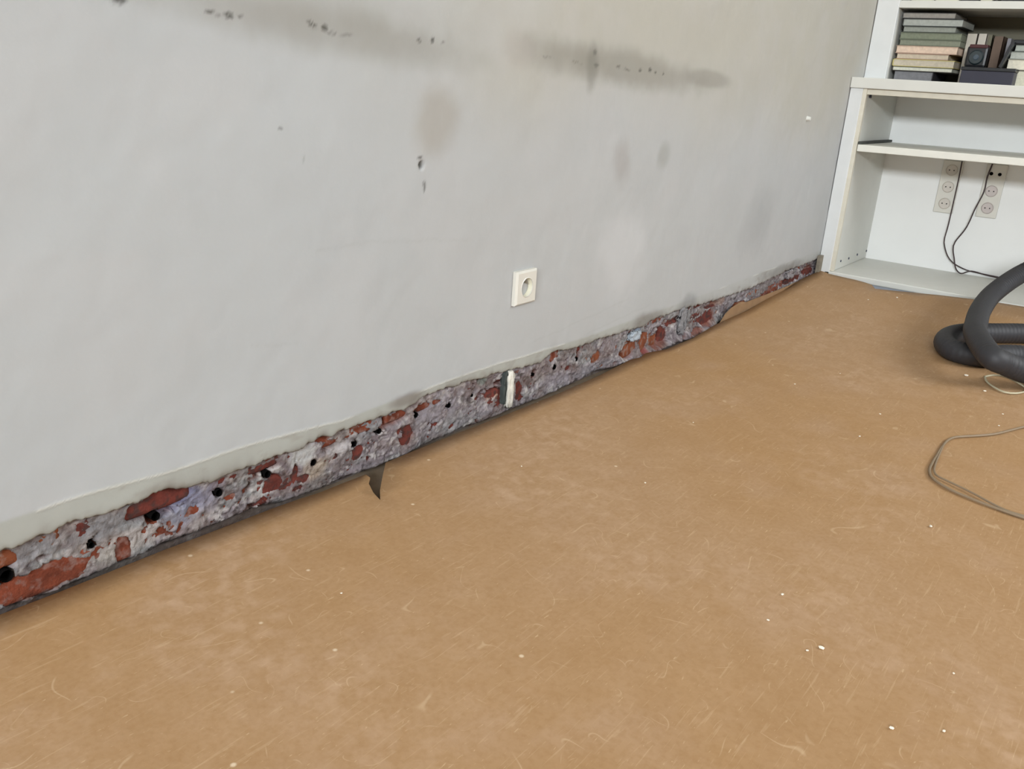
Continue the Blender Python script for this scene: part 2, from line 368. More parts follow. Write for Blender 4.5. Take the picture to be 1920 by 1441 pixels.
col = mixc(col, lin((92, 78, 66)), (1 - sstep(GZ - .008, GZ + .010, Z + (lump - .5) * .014)) * .7) * 0.72  # shadow band along the strip's foot painted in, with a dirt-brown tone
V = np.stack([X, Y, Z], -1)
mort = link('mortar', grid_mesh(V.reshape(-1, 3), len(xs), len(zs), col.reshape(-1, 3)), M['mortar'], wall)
# individual bricks
bm_i = 0
for ci, z0 in enumerate((0.004, 0.071, 0.138)):
    x = 0.20 + (0.10 if ci % 2 else 0.0)
    while x < 3.62:
        Lb = 0.188 + random.uniform(-.006, .006); z1 = z0 + 0.056
        xv = np.arange(x, x + Lb + .001, 0.0045); zv = np.linspace(z0, z1, 13)
        BX, BZ = np.meshgrid(xv, zv, indexing='ij')
        seed = 200 + bm_i
        BY = 0.0150 - (fbm(BX * 40, BZ * 40, seed) - .5) * .004 + random.uniform(-.0015, .0015)
        ex = np.minimum(BX - x, x + Lb - BX); ez = np.minimum(BZ - z0, z1 - BZ)
        BY += 0.005 * np.exp(-np.minimum(ex, ez) / .0022)
        BY += groove(BX, BZ) * 0.026 + pits(BX, BZ, 1.05) * 0.04
        # a frame ring that goes back so the brick has depth
        BXp = np.pad(BX, 1, mode='edge'); BZp = np.pad(BZ, 1, mode='edge'); BYp = np.pad(BY, 1, constant_values=0.044)
        Vb = np.stack([BXp, BYp, BZp], -1)
        mt = random.choice((M['brick'], M['brick'], M['brick_b'], M['brick_c']))
        if 2.15 < x < 2.4: mt = M['brick_b']
        b = link('brick', grid_mesh(Vb.reshape(-1, 3), Vb.shape[0], Vb.shape[1]), mt, wall)
        bm_i += 1; x += Lb + 0.012
for hx, hz, hr in HW:
    bm = bmesh.new(); bmesh.ops.create_cone(bm, cap_ends=False, segments=16, radius1=hr, radius2=hr * .9, depth=.032)
    bmesh.ops.holes_fill(bm, edges=[e for e in bm.edges if e.is_boundary and e.verts[0].co.z > 0])
    bm.transform(Matrix.Translation((hx, .028, hz)) @ Matrix.Rotation(-math.pi / 2, 4, 'X'))
    link('drill_hole', bm_mesh(bm), M['hole'], wall)
def lumpy(name, lo, hi, m, parent, seed, amp=.003, cuts=6):
    bm = bmesh.new(); bmesh.ops.create_cube(bm, size=1.0)
    bmesh.ops.subdivide_edges(bm, edges=bm.edges[:], cuts=cuts, use_grid_fill=True)
    lo = Vector(lo); hi = Vector(hi); s = hi - lo; c = (lo + hi) / 2; rr = random.Random(seed)
    for v in bm.verts:
        n = Vector((rr.uniform(-1, 1), rr.uniform(-1, 1), rr.uniform(-1, 1))) * amp
        k = 1 - .18 * (abs(v.co.x) > .49) * (abs(v.co.z) > .49)
        v.co = Vector((v.co.x * s.x * k, v.co.y * s.y, v.co.z * s.z * k)) + c + n
    return link(name, bm_mesh(bm, True), m, parent)
M['dab'] = mat('white_plaster_dab', (214, 210, 200), .8, noise=.15, nscale=60, bump=.6)
M['dark_gap'] = mat('dark_grey_grout', (66, 72, 70), .9, noise=.2, nscale=60)
q = on_wall(957, 725, 0.0)
lumpy('plaster_dab', (q[0] - .009, -.001, .012), (q[0] + .012, .016, .096), M['dab'], wall, 5, .0022)
lumpy('grout_line', (q[0] - .018, .003, .022), (q[0] - .009, .016, .101), M['dark_gap'], wall, 6, .0015)
q = on_wall(1197, 628, 0.0)
lumpy('plaster_dab', (q[0] - .035, .000, q[2] - .012), (q[0] + .016, .014, q[2] + .010), mat('blue_white_plaster', (164, 172, 180), .7, noise=.15, nscale=60), wall, 7, .003)
q = on_wall(1284, 598, 0.0)
lumpy('plaster_dab', (q[0] - .022, .002, q[2] - .045), (q[0] + .018, .014, q[2] + .040), mat('grey_smeared_mortar', (128, 126, 128), .9, noise=.4, nscale=90, bump=.9), wall, 8, .004)
q = on_wall(1484, 512, 0.0)
lumpy('plaster_dab', (q[0] - .03, .002, q[2] - .02), (q[0] + .03, .014, q[2] + .012), M['mortar'] if 0 else mat('lilac_grey_mortar', (142, 136, 138), .9, noise=.3, nscale=90, bump=.9), wall, 9, .004)
# small white nail head
q = on_wall(1513, 222, 0)
nail = cyl('wall_nail', (q[0], -.006, q[2]), (0, -1, 0), .0085, .012, M['white'], seg=16, rad2=.006)
tag(nail, 'single white plug sticking out of the bare wall beside the shelving', 'wall plug')

# ------------------------------------------------------------------ right wall behind the shelves
structure(box('wall_right', (4.2, -7.0, -0.05), (4.3, 0.1, 3.4), M['white'], bevel=0))

structure(box('wall_left', (-5.2, -7.0, -0.05), (-5.1, 0.1, 3.4), M['roomwall'], bevel=0))
structure(box('wall_front', (-5.2, -7.1, -0.05), (4.3, -7.0, 3.4), M['roomwall'], bevel=0))
structure(box('ceiling', (-5.2, -7.1, 3.4), (4.3, 0.1, 3.5), M['white'], bevel=0))
# ------------------------------------------------------------------ brown hardboard sheet on the floor
edge_px = [(-260,1254,.026),(0,1150,.022),(120,1104,.020),(200,1074,.017),(300,1031,.015),(420,990,.010),(520,954,.004),(600,925,.004),(640,908,.004),(672,895,.004),(686,888,.006),(694,893,.007),
 (691,904,.006),(700,925,.003),(713,940,.002),(712.5,919,.004),(718,888,.006),(722.5,865,.007),(727,861,.007),(760,848,.006),(850,815,.005),(955,774,.006),(1050,737,.004),(1120,706,.004),(1183,674,.004),(1202,670,.004),(1209,661,.005),(1250,654,.005),(1300,633,.006),
 (1340,608,.010),(1370,594,.014),(1400,581,.018),(1450,553,.024),(1500,526,.034),(1530,512,.044),(1552,499,.058),(1570,494,.062)]
E = np.array([on_floor(a, b, c) for a, b, c in edge_px])
E[:, 1] = np.minimum(E[:, 1], -0.002)
def sheet_z(x, y):
    ze = np.interp(x, np.array([-2, .2, .36, .6, .85, 1.0, 1.5, 2.2, 2.5, 2.8, 3.2, 3.45, 3.6]), np.array([.02, .024, .022, .016, .008, .005, .0055, .0045, .008, .018, .032, .048, .058])) + .0
    wall_curl = (ze - .0045) * np.exp(-np.maximum(-y, 0) / .10)
    cabr = 0.033 * sstep(2.9, 3.5, x) * (1 - np.exp(-np.maximum(-y, 0) / .10)) + .014 * sstep(3.0, 3.5, x) * sstep(.3, .75, -y)
    wav = (fbm(x * 1.3 + 9, y * 1.3 + 9, 120) - .5) * .010 * sstep(.2, .8, -y)
    return 0.0045 + wall_curl + cabr + np.maximum(wav, -.003)
# right edge, along the shelf unit
rp = [(1585,492,.060),(1592,496,.058),(1598,510,.045),(1606,524,.036),(1619,532,.032),(1634,537,.031),(1640,544,.030),(1698,549,.033),(1760,555,.037),(1830,562,.042),(1920,571,.048)]
Rr = np.array([on_floor(a, b, c) for a, b, c in rp]); Rr[:, 0] = np.minimum(Rr[:, 0], 3.492)
outline = [tuple(p[:2]) for p in E] + [tuple(p[:2]) for p in Rr] + [(3.49, -1.2), (3.49, -6.9), (-5.0, -6.9), (-5.0, -0.05)]
# build: triangulated outline filled with interior points for relief
from mathutils import geometry
def densify(P, step):
    out = []
    n = len(P)
    for i in range(n):
        a = np.array(P[i]); b = np.array(P[(i + 1) % n]); k = max(1, int(np.linalg.norm(b - a) / step))
        for t in range(k): out.append(tuple(a + (b - a) * t / k))
    return out
oi = []
for i, p in enumerate(outline):
    if not oi or np.hypot(p[0] - oi[-1][0], p[1] - oi[-1][1]) > .002: oi.append(p)
O = densify(oi, .05)
# ragged fibre edge
inter = []
def inside(P, x, y):
    c = False; n = len(P); j = n - 1
    for i in range(n):
        if (P[i][1] > y) != (P[j][1] > y) and x < (P[j][0] - P[i][0]) * (y - P[i][1]) / (P[j][1] - P[i][1]) + P[i][0]: c = not c
        j = i
    return c
Oa = np.array(O)
for gx in np.arange(-4.9, 3.49, .05):
    for gy in np.arange(-4.0, -0.01, .05):
        if (gy < -1.9 or gx < -.3) and (int(gx * 20) % 4 or int(gy * 20) % 4): continue
        if np.min((Oa[:, 0] - gx) ** 2 + (Oa[:, 1] - gy) ** 2) < .022 ** 2: continue
        if inside(O, gx, gy): inter.append((gx, gy))
pts = [Vector(p) for p in O + inter]
n0 = len(O)
vv, ee, ff, *_ = geometry.delaunay_2d_cdt(pts, [(i, (i + 1) % n0) for i in range(n0)], [list(range(n0))], 1, 1e-6)
vv = np.array([tuple(v) for v in vv])
zz = sheet_z(vv[:, 0], vv[:, 1])
me = bpy.data.meshes.new('mesh'); me.from_pydata([(a, b, c) for (a, b), c in zip(vv, zz)], [], [tuple(t) for t in ff]); me.update()
for p in me.polygons: p.use_smooth = True

def board_material():
    m = bpy.data.materials.new('brown_hardboard'); m.use_nodes = True; nt = m.node_tree; N = nt.nodes; Lk = nt.links
    b = N['Principled BSDF']; b.inputs['Roughness'].default_value = .62; b.inputs['Specular IOR Level'].default_value = .3
    tc = N.new('ShaderNodeTexCoord')
    def noise(scale, detail=4, mp=None, dist=0.0):
        n = N.new('ShaderNodeTexNoise'); n.inputs['Scale'].default_value = scale; n.inputs['Detail'].default_value = detail
        n.inputs['Distortion'].default_value = dist
        if mp:
            k = N.new('ShaderNodeMapping'); k.inputs['Rotation'].default_value = (0, 0, mp[0]); k.inputs['Scale'].default_value = (mp[1], mp[2], 1)
            k.inputs['Location'].default_value = (mp[3], mp[3] * 1.7, 0)
            Lk.new(tc.outputs['Object'], k.inputs[0]); Lk.new(k.outputs[0], n.inputs['Vector'])
        else: Lk.new(tc.outputs['Object'], n.inputs['Vector'])
        return n.outputs['Fac']
    def rng_(src, a, b_, c=0., d_=1.):
        r_ = N.new('ShaderNodeMapRange'); r_.inputs[1].default_value = a; r_.inputs[2].default_value = b_; r_.inputs[3].default_value = c; r_.inputs[4].default_value = d_
        Lk.new(src, r_.inputs[0]); return r_.outputs[0]
    def mix(f, a, c):
        x = N.new('ShaderNodeMix'); x.data_type = 'RGBA'
        if isinstance(f, float): x.inputs[0].default_value = f
        else: Lk.new(f, x.inputs[0])
        for i, t in ((6, a), (7, c)):
            if isinstance(t, tuple): x.inputs[i].default_value = t
            else: Lk.new(t, x.inputs[i])
        return x.outputs[2]
    c = mix(rng_(noise(1.1, 3), .35, .65), rgba(BOARD_A), rgba(BOARD_B))
    c = mix(rng_(noise(5, 4), .52, .75, 0, .55), c, rgba(BOARD_C))
    c = mix(rng_(noise(14, 5), .35, .7, 0, .35), c, rgba(BOARD_D))
    c = mix(rng_(noise(130, 3), .40, .72, 0, .35), c, rgba((150, 112, 70)))
    for (ang, sx, sy, off, th, k) in ((.3, .55, 9, 0, .64, .12), (-.9, .5, 10, 3, .65, .16), (1.5, .6, 8, 6, .66, .14)):
        c = mix(rng_(noise(26, 3, (ang, sx, sy, off), .6), th, th + .05, 0, k), c, rgba((222, 196, 160)))
    c = mix(rng_(noise(80, 2, (.6, 1, 5, 4), .4), .70, .76, 0, .45), c, rgba((214, 188, 152)))
    # fine curved hairs and scratches: narrow contour bands of smooth noise, gated
    for (sc_, off, k) in ((6, 2.2, .30), (10, 5.1, .32), (15, 8.3, .28)):
        a1 = N.new('ShaderNodeMath'); a1.operation = 'SUBTRACT'; a1.inputs[1].default_value = .5
        Lk.new(noise(sc_, 1, (.4 * off, 1, 1, off), .3), a1.inputs[0])
        a2 = N.new('ShaderNodeMath'); a2.operation = 'ABSOLUTE'; Lk.new(a1.outputs[0], a2.inputs[0])
        g1 = N.new('ShaderNodeMath'); g1.operation = 'MULTIPLY'
        Lk.new(rng_(a2.outputs[0], .001, .0035 if sc_ < 10 else .005, 1, 0), g1.inputs[0]); Lk.new(rng_(noise(sc_ * 1.7, 2, (0, 1, 1, off + 3)), .57, .63), g1.inputs[1])
        c = mix(rng_(g1.outputs[0], 0, 1, 0, k), c, rgba((216, 190, 156)))
    # wide pale scuffed zones
    g = N.new('ShaderNodeMath'); g.operation = 'MULTIPLY'
    Lk.new(rng_(noise(2.3, 3), .50, .68), g.inputs[0]); Lk.new(rng_(noise(40, 5), .45, .70), g.inputs[1])
    c = mix(rng_(g.outputs[0], 0, 1, 0, .32), c, rgba((206, 176, 150)))
    v = N.new('ShaderNodeTexVoronoi'); v.inputs['Scale'].default_value = 11; Lk.new(tc.outputs['Object'], v.inputs['Vector'])
    c = mix(rng_(v.outputs['Distance'], .02, .045, .75, 0), c, rgba((226, 206, 178)))
    Lk.new(c, b.inputs['Base Color'])
    bp = N.new('ShaderNodeBump'); bp.inputs['Strength'].default_value = .25; bp.inputs['Distance'].default_value = .0012
    Lk.new(noise(160, 4), bp.inputs['Height']); Lk.new(bp.outputs[0], b.inputs['Normal'])
    return m
BOARD_A, BOARD_B, BOARD_C, BOARD_D = (169, 132, 90), (173, 140, 106), (178, 147, 119), (155, 118, 76)
M['board'] = board_material()
sheet = link('floor_covering', me, M['board'])
so = sheet.modifiers.new('thickness', 'SOLIDIFY'); so.thickness = 0.0045; so.offset = -1
tag(sheet, 'brown fibre hardboard sheet covering the whole floor, torn notch at the wall edge', 'floor covering')
# torn flap of the same board folded up against the wall
fp = [(1346,612),(1362,588),(1372,577),(1390,566),(1420,566),(1478,536),(1492,529),(1440,563),(1400,589)]
bm = bmesh.new()
vs = []
for a, b_ in fp:
    q = on_wall(a, b_, -0.010); vs.append(bm.verts.new((q[0], -0.010 + random.uniform(-.001, .001), q[2])))
ff_ = bm.faces.new(vs); bmesh.ops.triangulate(bm, faces=[ff_])
g = bmesh.ops.extrude_face_region(bm, geom=bm.faces[:])
for v in [e for e in g['geom'] if isinstance(e, bmesh.types.BMVert)]: v.co.y += .003
bmesh.ops.translate(bm, verts=bm.verts, vec=(0, 0, 0))
M['board_edge'] = mat('board_flap', (146, 116, 86), .7, noise=.1, nscale=30)
fo = link('torn_flap', bm_mesh(bm), M['board_edge'], sheet)

# ------------------------------------------------------------------ wall outlet
q = on_wall(979, 537, 0.0); W2 = .0365; cx, cz = q[0] + .002, q[2]
ot = empty('wall_outlet', (cx, 0, cz)); tag(ot, 'square ivory power socket on the grey wall above the broken strip', 'socket')
def ring(bm, r0, r1, y0, y1, seg=32, cx=0, cz=0):
    a = [bm.verts.new((cx + r0 * math.cos(t), y0, cz + r0 * math.sin(t))) for t in [2 * math.pi * k / seg for k in range(seg)]]
    b = [bm.verts.new((cx + r1 * math.cos(t), y1, cz + r1 * math.sin(t))) for t in [2 * math.pi * k / seg for k in range(seg)]]
    for k in range(seg): bm.faces.new((a[k], a[(k + 1) % seg], b[(k + 1) % seg], b[k]))
    return a, b
def plate_with_round(bm, w2, h2, y_front, y_back, r, bev, cz=0):
    seg = 32
    hole = [bm.verts.new((r * math.cos(2 * math.pi * k / seg), y_front, cz + r * math.sin(2 * math.pi * k / seg))) for k in range(seg)]
    def sq(w, h, y):
        out = []
        for k in range(seg):
            t = 2 * math.pi * k / seg; c, s = math.cos(t), math.sin(t); m_ = 1 / max(abs(c) / 1, abs(s) / 1)
            out.append(bm.verts.new((c * m_ * w, y, cz + s * m_ * h)))
        return out
    A = sq(w2 - bev, h2 - bev, y_front); B = sq(w2, h2, y_front + bev); D = sq(w2, h2, y_back)
    for P, Q in ((hole, A), (A, B), (B, D)):
        for k in range(seg): bm.faces.new((P[k], P[(k + 1) % seg], Q[(k + 1) % seg], Q[k]))
    return hole
bm = bmesh.new(); plate_with_round(bm, W2, W2, -.0115, .004, .0205, .004); link('cover_plate', bm_mesh(bm), M['plastic'], ot)
bm = bmesh.new(); ring(bm, .0205, .0195, -.0115, .0045); ring(bm, .0195, .0001, .0045, .0045)
link('socket_well', bm_mesh(bm), M['socket_in'], ot)
bm = bmesh.new(); ring(bm, .0225, .0205, -.0112, -.0125); ring(bm, .0205, .0203, -.0125, -.0100); link('well_rim', bm_mesh(bm), M['plastic'], ot)
for s_ in (-1, 1): cyl('contact_hole', (s_ * .0085, .0040, -.002), (0, 1, 0), .0027, .002, M['hole'], ot, 14)
cyl('earth_pin', (0, -.002, .010), (0, 1, 0), .0024, .013, M['metal'], ot, 14)

# ------------------------------------------------------------------ low built-in shelf unit
XF, XB = 3.50, 3.96; YL = -0.002; YI = -0.058; YR = -1.7
WT0, WT1 = 0.738, 0.776
cab = empty('shelf_unit', (XF, YL, 0)); tag(cab, 'low white open shelf unit under the worktop, one middle shelf', 'shelf unit')
O0 = (XF, YL, 0)
def part(name, lo, hi, m, root=cab, off=O0, bevel=.0015):
    o = box(name, lo, hi, m, root, bevel); local(o, off); return o
part('side_panel', (XF + .020, YI, 0.055), (XB, YL, WT0), M['white'])
part('front_stile', (XF, YI + .010, 0.025), (XF + .0205, YL, WT0), M['stile'], bevel=.002)
part('edge_strip', (XF + .003, YI - .004, 0.055), (XF + .021, YI + .0105, WT0), M['cream'])
part('side_panel', (XF, YR, 0.055), (XB, YR + .05, WT0), M['white'])
part('back_panel', (XB, YR, 0.0), (XB + .012, YL, WT0), M['white2'])
part('bottom_board', (XF, YR, 0.030), (XB, YI + .03, 0.054), M['white'], bevel=.004)
part('plinth', (XF + .012, YR + .05, 0.0), (XF + .03, YL, 0.030), M['plinth'])
part('front_rail', (XF + .010, YR + .05, WT0 - .020), (XF + .032, YI - .001, WT0), M['cream'])
# middle shelf, sagging very slightly towards the camera-left end
sh_ = part('shelf', (XF + .004, YR + .06, 0.515), (XB - .004, YI - .007, 0.540), M['shelfw'], bevel=.002)
sh_.data.transform(Matrix.Translation((0, -.06, .51)) @ Matrix.Rotation(-.010, 4, 'X') @ Matrix.Translation((0, .06, -.51)))
part('gap_shade_strip', (XF + .01, YI - .016, 0.541), (XB - .01, YI, 0.550), mat('dark_shelf_gap', (70, 72, 68), .7))  # dark strip standing in for the gap shadow above the shelf
M['screw'] = mat('dark_screw', (70, 72, 88), .4, .3)
for px, py in ((1576, 489), (1591, 484), (1607, 477), (1624, 470)):
    v = ray(px, py); t = (YI - CAM[1]) / v[1]; q = CAM + v * t
    o = cyl('screw_hole', (q[0], YI - .0012, max(q[2], .06)), (0, 1, 0), .0045, .003, M['screw'], cab, 12); local(o, O0)
o = cyl('screw_hole', (XF + .06, YI - .002, .712), (0, 1, 0), .006, .012, M['screw'], cab, 12); local(o, O0)

wt = box('worktop', (XF - .008, YR, WT0 + .0005), (4.19, -.001, WT1), M['white'], bevel=.003)
tag(wt, 'thick white worktop carrying the books above the low shelf unit', 'worktop')
# ------------------------------------------------------------------ upper bookcase
XU = 3.64; XUB = 3.98
OU = (XU, YL, WT1); up = empty('bookcase', OU); tag(up, 'tall white bookcase standing on the worktop, mostly above the frame', 'bookcase')
UY = -.080
TS0, TS1 = 1.026, 1.051
part('front_stile', (XU, UY, WT1 + .0005), (XU + .02, YL, 1.9), M['stile'], up, OU, .002)
part('side_panel', (XU + .02, UY, WT1 + .0005), (XUB, YL, 1.9), M['white'], up, OU)
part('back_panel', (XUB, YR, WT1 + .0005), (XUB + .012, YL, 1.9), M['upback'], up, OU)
part('side_panel', (XU, YR, WT1 + .0005), (XUB, YR + .04, 1.9), M['white'], up, OU)
part('shelf', (XU + .004, YR + .041, TS0), (XUB, UY, TS1), M['white'], up, OU)
part('shelf', (XU + .004, YR + .041, 1.36), (XUB, UY, 1.386), M['white'], up, OU)
part('shelf', (XU, YR, 1.9), (XUB + .012, YL, 1.926), M['white'], up, OU)

# ------------------------------------------------------------------ books
def book(name, lo, hi, cover, page, spine='left', label='', group=None, rz=0.0, cat='book', ct=.0022, bevel=.0008):
    """lying book: z is thickness; pages show on the front edge (x low side)"""
    lo = np.array(lo); hi = np.array(hi); c = (lo + hi) / 2; base = (c[0], c[1], lo[2])
    r0 = empty(name, base, rz); L = lo - np.array(base); H = hi - np.array(base)
    mc = mat(name + '_cover', cover, .55, noise=.06, nscale=30); mp = mat(name + '_pages', page, .8, noise=.10, nscale=120)
    bm = bmesh.new()
    bm_box(bm, (L[0], L[1], 0), (H[0], H[1], ct)); bm_box(bm, (L[0], L[1], H[2] - ct), (H[0], H[1], H[2]))
    if spine == 'left': bm_box(bm, (L[0], H[1] - ct * 1.3, 0), (H[0], H[1], H[2]))
    elif spine == 'right': bm_box(bm, (L[0], L[1], 0), (H[0], L[1] + ct * 1.3, H[2]))
    elif spine == 'back': bm_box(bm, (H[0] - ct * 1.3, L[1], 0), (H[0], H[1], H[2]))
    else: bm_box(bm, (L[0], L[1], 0), (L[0] + ct * 1.3, H[1], H[2]))
    link('cover', bm_mesh(bm), mc, r0)
    i = ct * 1.0
    a = [L[0] + i, L[1] + i, ct]; b = [H[0] - i, H[1] - i, H[2] - ct]
    if spine == 'front': a[0] = L[0] + ct * 1.4
    bm = bmesh.new(); bm_box(bm, a, b)
    link('pages', bm_mesh(bm), mp, r0)
    return tag(r0, label, cat, group)
XS = 3.672
def syz(px, py, x=XS): q = on_x(px, py, x); return q[1], q[2]
# stack rows from the bottom: y px bottom, y px top, left px, right px (at the front edge)
rows_ = [(143.0,126.5,1676,1750,(58,58,62),(122,122,126),'right','grey paged black album at the bottom of the tall book stack'),
 (124.5,117.0,1674,1788,(70,66,58),(206,206,192),'left','thin pale paged book second from the bottom of the book stack'),
 (117.0,104.5,1674,1791,(190,178,110),(194,184,166),'left','thick beige book with yellow spine low in the book stack'),
 (104.3,94.5,1681,1780,(150,120,104),(196,182,162),'back','beige paged book just below the peach one in the stack'),
 (94.3,81.5,1680,1797,(176,150,132),(216,192,172),'back','peach pink paged book in the middle of the book stack'),
 (81.0,70.5,1686,1802,(92,98,82),(128,132,116),'back','lower of two matching olive grey volumes in the book stack'),
 (70.0,58.5,1687,1804,(96,102,86),(122,128,110),'back','upper of two matching olive grey volumes in the book stack'),
 (58.0,48.0,1693,1793,(64,68,62),(142,146,138),'back','dark grey green book third from the top of the stack'),
 (47.5,35.0,1692,1806,(54,56,54),(166,170,164),'left','light paged book with black spine second from top of stack'),
 (34.5,24.5,1692,1792,(56,54,54),(152,148,142),'back','grey paged book with black cover on top of the stack')]
zc = WT1 + .0004
for k, (yb, yt, xl, xr, cov, pg, sp, lb) in enumerate(rows_):
    yl, _ = syz(xl, (yb + yt) / 2); yr, _ = syz(xr, (yb + yt) / 2)
    ym = (yl + yr) / 2
    yl = min(yl, UY - .003)
    h = (yb - yt) * 0.00206
    if k == 0: h += .0
    book('book', (XS + random.uniform(0, .006), yr, zc), (XS + .20 + random.uniform(0, .02), yl, zc + h), cov, pg, sp, lb, 'books piled on the worktop', cat='book')
    zc += h + .0003
# black box on the worktop
def yz(px, py, x): q = on_x(px, py, x); return q[1], q[2]
bx = 3.60
yl, _ = yz(1797, 150, bx); yr, _ = yz(1901, 150, bx)
bb = empty('storage_box', (bx, (yl + yr) / 2, WT1 + .0004))
hw = abs(yl - yr) / 2
M['navy'] = mat('dark_navy_card', (48, 47, 60), .45, noise=.06, nscale=20)
M['black'] = mat('black_plastic', (22, 23, 27), .35, spec=.5)
box('body', (0, -hw + .003, 0), (.15, hw - .003, .044), M['navy'], bb, .002)
box('lid', (-.002, -hw, .0445), (.152, hw, .056), M['black'], bb, .002)
tag(bb, 'flat dark navy box with black lid on the worktop beside the book stack', 'box')
# small black device with round lens on top of the box
y1, _ = yz(1809, 110, 3.64); y2, _ = yz(1849, 110, 3.64); ym = (y1 + y2) / 2; hw = abs(y1 - y2) / 2
cm = empty('desk_speaker', (3.645, ym, WT1 + .057))
box('body', (0, -hw, 0), (.05, hw, .070), M['black'], cm, .008)
box('top_trim', (-.001, -hw + .004, .064), (.045, hw - .006, .076), mat('dark_maroon', (70, 34, 36), .5), cm, .003)
cyl('cone_ring', (-.002, 0, .033), (-1, 0, 0), .026, .006, mat('teal_black', (36, 48, 52), .3, spec=.6), cm, 28, rad2=.021)
cyl('cone', (-.005, 0, .033), (-1, 0, 0), .013, .004, mat('slate_cone', (60, 74, 86), .25, spec=.7), cm, 24, rad2=.007)
tag(cm, 'small black rounded device with round grille standing on the navy box', 'device')
# upright books behind the device
def standing(px0, px1, py0, xf, depth, cov, pg, lb, spine='front', name='book', rz=0., tilt=0., z0=WT1 + .0004, group='upright books behind the navy box', ztop=None):
    ya, _ = yz(px0, 100, xf); yb2, _ = yz(px1, 100, xf); zt = yz((px0 + px1) / 2, py0, xf)[1] if ztop is None else ztop
    w_ = abs(ya - yb2); h = zt - z0; r0 = empty(name, (xf, (ya + yb2) / 2, z0), rz)
    if tilt: r0.rotation_euler = (tilt, 0, 0)
    mc = mat(name + '_cover', cov, .55, noise=.06, nscale=30); mp = mat(name + '_pages', pg, .8, noise=.10, nscale=120)
    bm = bmesh.new(); ct = .002
    bm_box(bm, (0, -w_ / 2, 0), (depth, -w_ / 2 + ct, h)); bm_box(bm, (0, w_ / 2 - ct, 0), (depth, w_ / 2, h))
    if spine == 'front': bm_box(bm, (0, -w_ / 2, 0), (ct, w_ / 2, h))
    else: bm_box(bm, (depth - ct, -w_ / 2, 0), (depth, w_ / 2, h))
    link('cover', bm_mesh(bm), mc, r0)
    bm = bmesh.new(); bm_box(bm, (.004, -w_ / 2 + ct, .003), (depth - .004, w_ / 2 - ct, h - .003)); link('pages', bm_mesh(bm), mp, r0)
    return tag(r0, lb, 'book', group)
standing(1806, 1826, 63, 3.77, .13, (206, 198, 184), (210, 204, 190), 'cream upright book next to the stack, left of its cream twin')
standing(1827, 1844, 63, 3.77, .13, (212, 204, 192), (210, 204, 190), 'cream upright book directly behind the small black device')
standing(1846, 1855, 65, 3.80, .13, (122, 118, 98), (190, 186, 170), 'slim olive upright book between the cream and brown ones')
standing(1857, 1876, 68, 3.77, .13, (112, 92, 78), (180, 170, 150), 'brown upright book behind the right end of the navy box')
# grey folder leaning and a black binder leaning on the papers
def slab(name, a, b, thick, xf, depth, m, lb, cat, pages=None, zoff=0.):
    """leaning slab: a = bottom point (y,z), b = top point (y,z) in the shelf plane"""
    v = Vector((0, b[0] - a[0], b[1] - a[1])); L = v.length; ang = math.atan2(v.y, v.z)
    r0 = empty(name, (xf, a[0], a[1])); r0.rotation_euler = (-ang, 0, 0)
    box('cover', (0, 0, 0), (depth, thick, L), m, r0, .001)
    if pages: box('pages', (.002, thick * .25, -.0005), (depth - .002, thick * .75, L + .0005), pages, r0, 0)
    return tag(r0, lb, cat)
a = (yz(1883, 128, 3.76)[0], WT1 + .002); b = yz(1897, 72, 3.76)
slab('folder', a, b, .012, 3.76, .16, mat('lilac_grey_card', (140, 138, 144), .6), 'lilac grey folder leaning behind the black binder', 'folder')
# right pile of paper
zc = WT1 + .0004
pile = [(156,130,1905,(66,58,46),(214,210,190),'thick cream paged book at the bottom of the cropped right pile'),(129,112,1888,(150,146,130),(226,220,202),'pale cream book second in the cropped right pile'),
        (112,100,1893,(130,136,128),(182,186,178),'pale green grey book third in the cropped right pile'),(99,88,1902,(60,64,60),(170,176,168),'grey paged book on top of the cropped right pile')]
for (yb, yt, xl, cov, pg, lb) in pile:
    h = (yb - yt) * .00206; y1 = yz(xl, (yb + yt) / 2, 3.66)[0]
    book('book', (3.66, y1 - .24, zc), (3.84, y1, zc + h), cov, pg, 'back', lb, 'books in the cropped right pile'); zc += h + .0003
a = (yz(1872, 128, 3.655)[0] , WT1 + .060); b = yz(1899, 78, 3.655)
y1 = yz(1881, 122, 3.64)[0]; 
bi = slab('binder', (yz(1877, 126, 3.62)[0], WT1 + .0575), yz(1903, 78, 3.62), .010, 3.62, .10, M['black'], 'black binder tilted against the right hand pile of books', 'binder', mat('binder_paper', (120, 120, 116), .8))
cp = box('camera_strap', (3.66, yz(1925, 80, 3.66)[0], zc + .0003), (3.74, yz(1900, 80, 3.66)[0], zc + .016), M['black'], bevel=.004)
cp.name = 'black_pouch'; tag(cp, 'small black pouch lying on top of the right pile of books', 'pouch')

